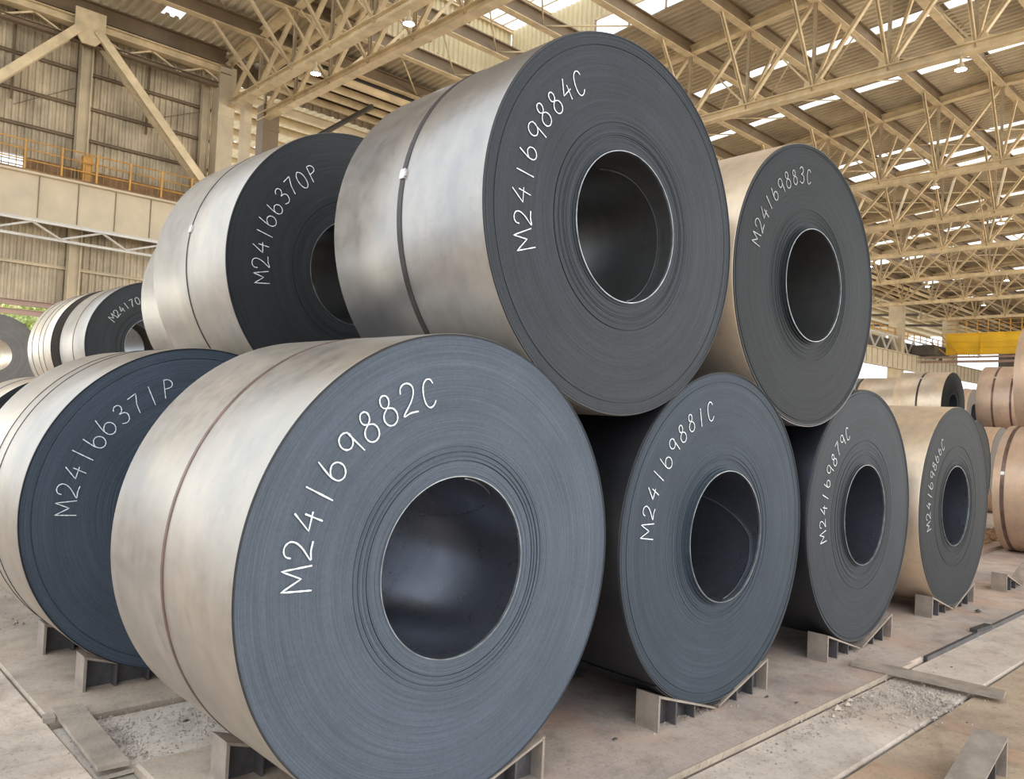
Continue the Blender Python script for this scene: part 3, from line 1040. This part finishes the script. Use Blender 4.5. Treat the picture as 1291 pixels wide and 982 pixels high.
def make_cradle():
    e = empty('coil_cradle', (0, 0, 0))
    t = math.tan(RAD(17))
    wy = .15
    for s in (-1, 1):
        def P(x, z):
            return (s * x, z)
        # sloping top plate
        m_ = MB()
        z0, z1 = .018, .018 + .58 * t
        sec = [P(.02, z0 - .012), P(.58, z1 - .014), P(.58, z1 - .001), P(.02, z0 - .001)]
        k = 0
        for y in (0, wy):
            for (x_, z_) in sec:
                m_.v.append((x_, y, z_))
        for q in ((0, 1, 2, 3), (7, 6, 5, 4), (0, 4, 5, 1), (1, 5, 6, 2), (2, 6, 7, 3), (3, 7, 4, 0)):
            m_.face(list(q))
        m_.build('sloping_plate', 'cradle_dust', e)
        a, b2 = sorted((s * .565, s * .58))
        MB().box((a, 0, 0), (b2, wy, z1 - .014)).build('end_plate', 'cradle_dust', e)
        # web set back, and ribs
        m_ = MB()
        for y in (.07, .085):
            for (x_, z_) in (P(.05, 0), P(.565, 0), P(.565, z1 - .018), P(.05, .02)):
                m_.v.append((x_, y, z_))
        for q in ((0, 1, 2, 3), (7, 6, 5, 4), (0, 4, 5, 1), (1, 5, 6, 2), (2, 6, 7, 3), (3, 7, 4, 0)):
            m_.face(list(q))
        m_.build('web', 'cradle', e)
        for x_ in (.40, .22):
            a, b2 = sorted((s * x_, s * (x_ + .012)))
            MB().box((a, .005, 0), (b2, wy - .005, .018 + x_ * t - .016)).build('rib', 'cradle', e)
    return e


cr0 = make_cradle()
crad = []


def cradle(X, Y, lab, z=0.0):
    e = cr0 if not crad else copy_tree(cr0)
    e.location = (X, Y, z)
    tag(e, lab, 'cradle', 'V-shaped coil cradles')
    crad.append(e)


# ================================================================== COILS
GLY = {
    'M': (.8, [[(0, 0), (.08, 1), (.42, .35), (.74, 1), (.8, 0)]]),
    '2': (.62, [[(.02, .72), (.06, .9), (.22, 1), (.42, .98), (.56, .84), (.54, .62), (.36, .36), (.0, .02), (.3, .06), (.64, .04)]]),
    '4': (.62, [[(.42, 1), (.0, .36), (.64, .42)], [(.50, .66), (.44, 0)]]),
    '1': (.2, [[(.12, 1), (.06, 0)]]),
    '6': (.6, [[(.08, 1), (.03, .6), (.02, .35), (.1, .1), (.3, 0), (.5, .08), (.6, .28), (.52, .5), (.32, .58), (.12, .48), (.03, .34)]]),
    '9': (.6, [[(.56, .72), (.46, .52), (.26, .44), (.08, .54), (.02, .74), (.12, .94), (.32, 1), (.5, .92), (.57, .74)], [(.53, .92), (.56, 0)]]),
    '8': (.56, [[(.28, .58), (.14, .66), (.1, .8), (.16, .95), (.29, 1), (.42, .94), (.46, .8), (.4, .66), (.28, .58), (.08, .46), (0, .28), (.08, .08), (.28, 0), (.48, .08), (.56, .28), (.48, .48), (.28, .58)]]),
    'C': (.56, [[(.52, .82), (.42, .97), (.24, 1), (.06, .84), (0, .5), (.06, .16), (.22, 0), (.42, .04), (.56, .2)]]),
    '3': (.56, [[(.04, .86), (.2, 1), (.42, .98), (.5, .8), (.38, .62), (.2, .56), (.44, .5), (.56, .32), (.46, .08), (.24, 0), (.0, .1)]]),
    '7': (.56, [[(0, .94), (.56, 1), (.3, .5), (.2, 0)]]),
    '5': (.56, [[(.5, 1), (.1, .98), (.06, .6), (.3, .66), (.52, .5), (.52, .2), (.3, 0), (.02, .08)]]),
    '0': (.56, [[(.28, 1), (.08, .84), (0, .5), (.08, .14), (.28, 0), (.48, .14), (.56, .5), (.48, .84), (.28, 1)]]),
    'P': (.56, [[(.06, 0), (.1, 1), (.38, .98), (.56, .8), (.48, .58), (.1, .5)]]),
}


def smooth_poly(pts, n=4):
    if len(pts) < 4:
        return pts
    out = []
    P = [pts[0]] + list(pts) + [pts[-1]]
    for i in range(1, len(P) - 2):
        for j in range(n):
            t = j / n
            a, b2, c, d = P[i - 1], P[i], P[i + 1], P[i + 2]
            out.append(tuple(.5 * (2 * b2[k] + (c[k] - a[k]) * t + (2 * a[k] - 5 * b2[k] + 4 * c[k] - d[k]) * t * t + (3 * b2[k] - a[k] - 3 * c[k] + d[k]) * t ** 3) for k in (0, 1)))
    out.append(pts[-1])
    return out


def text_mesh(text, a0, a1, rad, h, yf, rn, w_=.0052):
    """text clockwise along an arc on the coil face (local XZ plane), a0>a1 degrees"""
    mb = MB()
    n = len(text)
    for i, ch in enumerate(text):
        if ch not in GLY:
            continue
        a = RAD(a0 + (a1 - a0) * i / (n - 1))
        wd, strokes = GLY[ch]
        up = Vector((cos(a), sin(a)))
        rt = Vector((sin(a), -cos(a)))
        jit = rn.uniform(-.12, .12)
        up, rt = up * cos(jit) + rt * sin(jit), rt * cos(jit) - up * sin(jit)
        sc = h * rn.uniform(.93, 1.08)
        cen = Vector((cos(a), sin(a))) * (rad + rn.uniform(-.008, .008))
        for st in strokes:
            pts = smooth_poly(st) if ch not in 'M417P' else st
            if ch == 'P':
                pts = [st[0], st[1]] + smooth_poly(st[1:])[1:]
            Q = [cen + rt * ((x_ - wd / 2) * sc * .92) + up * ((z_ - .5) * sc) for (x_, z_) in pts]
            # resample and wobble
            R = [Q[0]]
            for p_, q_ in zip(Q[:-1], Q[1:]):
                m_ = max(1, int((q_ - p_).length / .012))
                for j in range(1, m_ + 1):
                    R.append(p_.lerp(q_, j / m_))
            k = len(mb.v)
            for j, p_ in enumerate(R):
                d = (R[min(j + 1, len(R) - 1)] - R[max(j - 1, 0)])
                d = d.normalized() if d.length > 1e-6 else Vector((1, 0))
                nn = Vector((-d.y, d.x))
                ww = w_ * rn.uniform(.35, .62)
                for sgn in (-1, 1):
                    v = p_ + nn * ww * sgn
                    mb.v.append((v.x, yf, v.y))
            for j in range(len(R) - 1):
                b2 = k + 2 * j
                mb.face([b2, b2 + 1, b2 + 3, b2 + 2])
    return mb


def face_profile(R, r, rn, n, amp=1.0, core=0.0):
    """radius / depth of the wound sheet edges: nearly flush, a few laps stand proud near the bore"""
    if core:
        prof = [(r, -core), (r + .006, -core), (r + .0065, -core * .55), (r + .016, -core * .55), (r + .0165, -core * .15), (r + .028, -core * .15), (r + .0285, .004)]
        r0 = r + .0285
    else:
        prof = [(r, -.002), (r + .004, -.002)]
        r0 = r + .004
    step = (R - .004 - r0) / n
    for i in range(n):
        ra = r0 + step * i
        fr = i / n
        big = math.exp(-((fr - .10) / .13) ** 2)
        edge = math.exp(-((1 - fr) / .07) ** 2)
        off = rn.uniform(-1, 1) * (.00025 + .0022 * big + .0012 * edge) * amp
        if rn.random() < .06 and (fr < .35 or fr > .85):
            off += .004 * amp
        prof.append((ra, off))
        prof.append((ra + step * .93, off))
    prof.append((R - .004, 0))
    return prof


FM = {}


def facemat(key):
    if key in FM:
        return FM[key]
    cols = {'blue': (.094, .112, .140), 'blue3': (.070, .088, .114), 'blue2': (.054, .068, .086), 'slate': (.046, .052, .060), 'dark': (.028, .031, .035), 'char': (.037, .040, .043), 'black': (.016, .0145, .013), 'grey': (.17, .16, .15), 'brown': (.12, .10, .085)}
    i = len(FM)
    FM[key] = coil_face_mat('sheet_edges_' + key, cols[key], i * 3.7)
    return FM[key]


BM = {}


def bodymat(key):
    if key in BM:
        return BM[key]
    cols = {'silver': (.455, .435, .41), 'grey': (.36, .355, .355), 'shade_navy': (.05, .055, .07), 'beige': (.74, .63, .50), 'tan': (.62, .47, .36), 'pale': (.70, .65, .58)}  # navy paints the shade between the front coils into their bodies
    rg = {'silver': .42, 'grey': .34, 'shade_navy': .34, 'beige': .40, 'tan': .45, 'pale': .40}
    i = len(BM)
    BM[key] = coil_body_mat('mill_steel_' + key, cols[key], rg[key], {'beige': .62, 'tan': .5}.get(key, .82), i * 2.3)
    return BM[key]


def coil(X, Y, Z, R, r, yaw, Ln, label, face='slate', body='grey', text=None, ta=(177, 105), trad=.73, th=.113, straps=(.5,), seal=None,
         rings=60, seg=160, seed=0, core=0.0, tail=None, inner=None, bore='bore', chalk='chalk', strapmat='strap', group=None, amp=1.0, nm='steel_coil', sw=.032, tw=.0050):
    rn = random.Random(seed + 11)
    e = empty(nm, (X, Y, Z - R), -yaw)
    tag(e, label, 'coil', group or 'steel coils in the stack')
    zc = (0, 0, R)
    # the children sit with their origin on the axis, at the front face plane
    f = MB()
    lathe(f, face_profile(R, r, rn, rings, amp, core), seg, 'y', False)
    f.build('end_face', facemat(face), e, zc)
    f = MB()
    lathe(f, [(R - .004, Ln), (r, Ln)], seg // 2, 'y', False)
    f.build('end_face', facemat(face), e, zc)
    b = MB()
    lathe(b, [(R - .004, Ln), (R, Ln - .004), (R, .006), (R - .003, .0), (R - .004, .0)], seg, 'y', True)
    b.build('outer_wrap', bodymat(body), e, zc)
    b = MB()
    p0 = -core - .002
    lathe(b, [(r, p0), (r, Ln)], seg // 2, 'y', True)
    b.build('bore', bore, e, zc)
    # bright rim where the innermost lap ends
    b = MB()
    lathe(b, [(r - .003, p0 + .012), (r - .003, p0 - .0006), (r + .0008, p0 - .0006), (r + .0008, .0)], seg // 2, 'y', False)
    b.build('inner_rim', 'rim', e, zc)
    if seg > 100:
        b = MB()
        lathe(b, [(R - .009, -.0035), (R - .004, -.0045), (R - .002, .002)], seg, 'y', False)
        b.build('outer_rim', 'edge_dark', e, zc)
    for i, s in enumerate(straps):
        y = Ln * s
        b = MB()
        h = .0035
        lathe(b, [(R - .001, y - sw / 2 - .001), (R + h, y - sw / 2), (R + h, y + sw / 2), (R - .001, y + sw / 2 + .001)][::-1], seg, 'y', False)
        st = b.build('strap', strapmat, e, zc)
        if seal is not None:
            a = RAD(seal)
            q = MB()
            for da, y0, y1, rr in ((.014, -.026, .026, .008), (.026, -.019, .019, .011)):
                k = len(q.v)
                for aa in (a - da, a + da):
                    for ra in (R, R + rr):
                        for yy in (y + y0, y + y1):
                            q.v.append((ra * cos(aa), yy, ra * sin(aa)))
                for g in ((0, 1, 3, 2), (4, 6, 7, 5), (0, 4, 5, 1), (2, 3, 7, 6), (0, 2, 6, 4), (1, 5, 7, 3)):
                    q.face([k + v for v in g])
            q.build('strap_seal', 'seal', st)
    if tail:      # loose end of the outermost lap: arc a0..a1 lifting off at a1
        a0, a1, lift = tail
        b = MB()
        n = 60
        th_ = .005
        k = 0
        for i in range(n + 1):
            t = i / n
            a = RAD(a0 + (a1 - a0) * t)
            ro = R + .001 + lift * (sin(pi * min(1, t * 1.15)) if t < .87 else .0)
            for (ra, yy) in ((ro, .002), (ro + th_, .002), (ro + th_, Ln - .002), (ro, Ln - .002)):
                b.v.append((ra * cos(a), yy, ra * sin(a)))
        for i in range(n):
            for j in range(4):
                j2 = (j + 1) % 4
                b.face([i * 4 + j, i * 4 + j2, (i + 1) * 4 + j2, (i + 1) * 4 + j], j in (1, 3))
        b.face([0, 1, 2, 3])
        b.face([4 * n + q for q in (3, 2, 1, 0)])
        b.build('outer_tail', bodymat('shade_navy'), e, zc)  # darkened tone mutes the lit edge of the lap
    if inner:     # end of the innermost lap: a cut edge curving through the bore
        P = smooth_poly(inner, 10)
        b = MB()
        for (a, d) in P:
            a = RAD(a)
            for ra in (r - .0005, r - .010, r - .0135):
                b.v.append((ra * cos(a), d + (.003 if ra < r - .005 else .012), ra * sin(a)))
        for i in range(len(P) - 1):
            for j in (0, 1):
                b.face([3 * i + j, 3 * i + j + 1, 3 * i + j + 4, 3 * i + j + 3])
        b.build('inner_tail', 'edge_mid', e, zc)
    if text:
        t = text_mesh(text, ta[0], ta[1], trad, th, -.004 * amp - .0015, rn, tw)
        t.build('painted_number', chalk, e, zc)
    return e


# (X, Y, Z, R, r, yaw, length) solved from the photograph
coil(2.152, 2.545, 1.020, .9622, .3744, -.0035, 1.204, 'largest steel coil at front centre, lower row, painted M24169882C', 'blue', 'silver', 'M24169882C', (178, 105), .735, .118,
     rings=110, seg=256, seed=1, seal=None, inner=[(84, .012), (77.7, .02), (62.4, .04), (49.5, .066), (38, .152), (29.1, .268), (22.7, .41), (19.9, .546), (18, .7)], strapmat='strap_brown', sw=.02, tw=.0060)
coil(4.188, 2.553, 1.007, .9630, .3820, -.0006, 1.25, 'lower-row steel coil painted M24169881C, right of the front coil', 'blue2', 'shade_navy', 'M24169881C', (174.5, 104), .745, .105,
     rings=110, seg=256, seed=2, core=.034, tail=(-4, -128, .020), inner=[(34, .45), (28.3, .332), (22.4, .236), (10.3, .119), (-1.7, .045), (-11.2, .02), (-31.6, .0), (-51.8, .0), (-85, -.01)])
coil(6.231, 2.585, 1.020, .9562, .3809, -.0148, 1.25, 'lower-row steel coil painted M24169879C, third in the front row', 'slate', 'shade_navy', 'M24169879C', (190.3, 119), .70, .10,
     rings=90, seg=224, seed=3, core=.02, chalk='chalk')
coil(8.413, 2.612, .986, .9448, .3793, .0037, 1.25, 'lower-row steel coil painted M24169866C, last of the front row', 'dark', 'beige', 'M24169866C', (192.3, 125.6), .72, .10,
     rings=70, seg=192, seed=4, chalk='chalk_grey', straps=(), tw=.0085)
coil(3.176, 2.557, 2.632, .9563, .3822, .0198, 1.238, 'big upper-row steel coil painted M24169884C, above the front coil', 'slate', 'grey', 'M24169884C', (195.4, 122.8), .73, .108,
     rings=110, seg=256, seed=5, core=.012, seal=170, inner=[(80, .25), (69, .174), (53.3, .126), (34.7, .099), (17.3, .084), (-1.8, .08), (-22.2, .078), (-44.5, .07), (-75, .05)], bore='bore_grey', sw=.036)
coil(5.204, 2.565, 2.631, .9540, .3821, .0252, 1.25, 'upper-row steel coil painted M24169883C, at the right', 'dark', 'beige', 'M24169883C', (164.7, 96.5), .735, .10,
     rings=100, seg=224, seed=6, core=.03, chalk='chalk_grey', bore='bore_grey', tail=(0, -110, .007), tw=.0060)
coil(2.020, 4.830, 1.007, .9645, .38, -.0148, 1.25, 'lower-row steel coil painted M24166371P, half hidden behind the front coil', 'blue3', 'silver', 'M24166371P', (178, 108), .735, .115,
     rings=100, seg=256, seed=7, straps=(.42, .55), sw=.006, amp=1.5)
coil(3.136, 4.981, 2.626, .9887, .3789, -.0193, 1.188, 'upper-row steel coil painted M24166370P, left behind the biggest upper coil', 'char', 'silver', 'M24166370P', (191.4, 123), .745, .115,
     rings=100, seg=256, seed=8, seal=168, bore='bore_grey', sw=.012)
coil(3.52, 6.45, 2.60, .97, .38, 0, 1.2, 'plain grey upper coil peeping out left of the coil painted M24166370P', 'char', 'silver', None, rings=30, seg=128, seed=9, straps=(), bore='bore_grey')
coil(4.10, 4.85, 1.00, .955, .38, 0, 1.25, 'shadowed lower coil behind the gap between the two nearest front coils', 'char', 'grey', None, rings=30, seg=128, seed=10)
coil(6.15, 4.85, 1.00, .955, .38, 0, 1.25, 'shadowed lower coil behind the second and third front coils', 'char', 'grey', None, rings=30, seg=128, seed=12)
coil(2.75, 6.60, 1.00, .955, .38, 0, 1.2, 'lower coil hidden behind the coil painted M24166371P', 'char', 'grey', None, rings=20, seg=96, seed=13)
coil(4.68, 6.60, 1.00, .955, .38, 0, 1.2, 'lower coil behind the upper coils at left', 'char', 'grey', None, rings=20, seg=96, seed=14)
# left background
coil(3.735, 10.58, 2.30, .83, .37, 0, 1.05, 'distant coil painted M24170 in the upper row at far left', 'char', 'silver', 'M241701', (149, 107), .61, .09, rings=40, seg=128, seed=15, straps=(.45,), chalk='chalk_grey', bore='bore_grey',
     sw=.012, group='background coils at left', tw=.009)
coil(3.70, 11.93, 2.30, .83, .37, 0, 1.2, 'strapped coil directly behind the distant coil painted M24170', 'brown', 'pale', None, rings=30, seg=128, seed=16, straps=(.3, .5, .8), sw=.012, group='background coils at left')
coil(2.62, 10.1, .92, .92, .37, 0, 1.2, 'dark-faced lower coil painted with 395 at the left edge', 'char', 'pale', '3395', (152, 118), .74, .11, rings=40, seg=128, seed=17, straps=(.5,), chalk='chalk_grey', group='background coils at left', tw=.009)
coil(4.85, 10.58, .92, .92, .37, 0, 1.2, 'lower coil supporting the distant coil painted M24170', 'char', 'grey', None, rings=20, seg=96, seed=18, group='background coils at left')
coil(4.70, 11.93, .92, .92, .37, 0, 1.2, 'lower coil at far left, behind the lower one painted with 395', 'char', 'grey', None, rings=20, seg=96, seed=38, group='background coils at left')
coil(4.05, 21.6, 2.45, .96, .37, 0, 1.2, 'pale grey coil with a bright bore at the left edge', 'grey', 'pale', None, rings=40, seg=128, seed=19, straps=(), bore=bodymat('pale'), group='background coils at left')
coil(2.95, 21.6, .92, .94, .37, 0, 1.2, 'lower left coil under the pale grey coil', 'grey', 'pale', None, rings=20, seg=96, seed=20, group='background coils at left')
coil(5.15, 21.6, .92, .94, .37, 0, 1.2, 'lower right coil under the pale grey coil', 'grey', 'pale', None, rings=20, seg=96, seed=21, group='background coils at left')
# right background
GR = 'background coils at right'
coil(23.66, 7.49, 2.42, .94, .37, 0, 1.25, 'shiny beige upper coil with dark face behind the last front coil', 'black', 'beige', None, rings=40, seg=128, seed=22, straps=(.5,), seal=128, group=GR, sw=.05)
coil(25.5, 9.3, 2.40, .93, .37, 0, 1.25, 'beige coil end peeping out left of the shiny beige upper coil', 'char', 'beige', None, rings=20, seg=96, seed=23, straps=(), group=GR)
coil(22.68, 7.49, .90, .92, .37, 0, 1.25, 'lower coil left under the shiny beige upper coil', 'char', 'tan', None, rings=20, seg=96, seed=24, group=GR)
coil(24.62, 7.49, .90, .92, .37, 0, 1.25, 'lower coil right under the shiny beige upper coil', 'char', 'tan', None, rings=20, seg=96, seed=25, group=GR)
coil(24.5, 9.3, .90, .92, .37, 0, 1.25, 'lower coil under the half-hidden beige coil, left', 'char', 'tan', None, rings=20, seg=96, seed=26, group=GR)
coil(26.5, 9.3, .90, .92, .37, 0, 1.25, 'lower coil under the half-hidden beige coil, right', 'char', 'tan', None, rings=20, seg=96, seed=27, group=GR)
coil(27.55, 11.5, 2.50, .95, .37, 0, 1.25, 'dark-faced coil peeping out between the two rightmost upper and lower coils', 'black', 'grey', None, rings=30, seg=96, seed=28, group=GR)
coil(26.5, 11.6, .92, .93, .37, 0, 1.2, 'lower coil under the dark-faced peeping coil, left', 'char', 'tan', None, rings=20, seg=96, seed=29, group=GR)
coil(28.6, 11.6, .92, .93, .37, 0, 1.2, 'lower coil under the dark-faced peeping coil, right', 'char', 'tan', None, rings=20, seg=96, seed=30, group=GR)
coil(34.69, 10.22, 2.55, .95, .37, 0, 1.25, 'brownish-faced far coil just left of the double-strapped upper coil', 'brown', 'tan', None, rings=30, seg=96, seed=31, group=GR)
coil(33.6, 10.22, .92, .94, .37, 0, 1.25, 'far lower coil left below the brownish-faced coil', 'brown', 'tan', None, rings=20, seg=96, seed=32, group=GR)
coil(35.8, 10.22, .92, .94, .37, 0, 1.25, 'far lower coil right below the brownish-faced coil', 'brown', 'tan', None, rings=20, seg=96, seed=33, group=GR)
coil(24.26, 5.65, 2.60, .95, .37, 0, 1.2, 'upper tan coil with two brown straps near the right edge', 'brown', 'tan', None, rings=30, seg=128, seed=34, straps=(.33, .68), seal=140, group=GR, strapmat='strap_brown', sw=.05)
coil(23.2, 5.65, .95, .95, .37, 0, 1.2, 'lower tan coil with straps, just right of the last front coil', 'brown', 'tan', None, rings=30, seg=128, seed=35, straps=(.33, .68), seal=140, group=GR, strapmat='strap_brown', sw=.06)
coil(25.3, 5.65, .95, .95, .37, 0, 1.2, 'lower tan coil behind the large strapped coil at right edge', 'brown', 'tan', None, rings=20, seg=96, seed=36, group=GR)
coil(13.7, 2.31, .92, .92, .37, 0, 1.2, 'large tan lower coil with a brown strap cut by the right edge', 'brown', 'tan', None, rings=40, seg=160, seed=37, straps=(.55, .9), seal=165, group=GR, strapmat='strap_brown', sw=.05)
coil(14.75, 2.35, 2.55, .95, .37, 0, 1.2, 'upper tan coil cut by the right edge', 'brown', 'tan', None, rings=30, seg=128, seed=39, straps=(), group=GR)
coil(15.72, 2.35, .95, .95, .37, 0, 1.2, 'lower tan coil outside right, carrying the cut-off upper coil', 'brown', 'tan', None, rings=20, seg=96, seed=40, group=GR)
coil(16.78, 4.9, 1.0, .95, .37, 0, 1.2, 'dark-faced lower coil showing as a crescent right of the last front coil', 'black', 'tan', None, rings=40, seg=128, seed=41, straps=(), group=GR)  # black face colour stands in for shade on this coil
coil(20.0, 5.3, .95, .93, .37, 0, 1.2, 'tan lower coil half hidden behind the large coil at the right edge', 'brown', 'tan', None, rings=30, seg=128, seed=42, straps=(.4, .75), group=GR, strapmat='strap_brown', sw=.06)

for X, Y, ln, lab in ((2.152, 2.54, 1.2, 'the front coil painted M24169882C'), (4.188, 2.54, 1.25, 'the coil painted M24169881C'), (6.231, 2.56, 1.25, 'the coil painted M24169879C'),
                      (8.413, 2.60, 1.25, 'the coil painted M24169866C'), (2.02, 4.86, 1.25, 'the coil painted M24166371P'), (4.1, 4.9, 1.25, 'the shadowed coil behind the nearest gap'),
                      (6.15, 4.9, 1.25, 'the shadowed coil behind the second and third coils')):
    cradle(X, Y, 'front V-shaped steel cradle under ' + lab)
    cradle(X, Y + ln - .42, 'rear V-shaped steel cradle under ' + lab)
cradle(10.48, 2.55, 'empty V-shaped cradle on the slab left of the tan coil at right')
cradle(4.06, 1.17, 'empty V-shaped cradle cut by the bottom edge at lower right', -.025)
for X, Y, lab in ((13.7, 2.5, 'cradle under the large tan coil cut by the right edge'), (16.78, 5.1, 'cradle under the dark-faced crescent coil at right')):
    cradle(X, Y, lab, -.03)
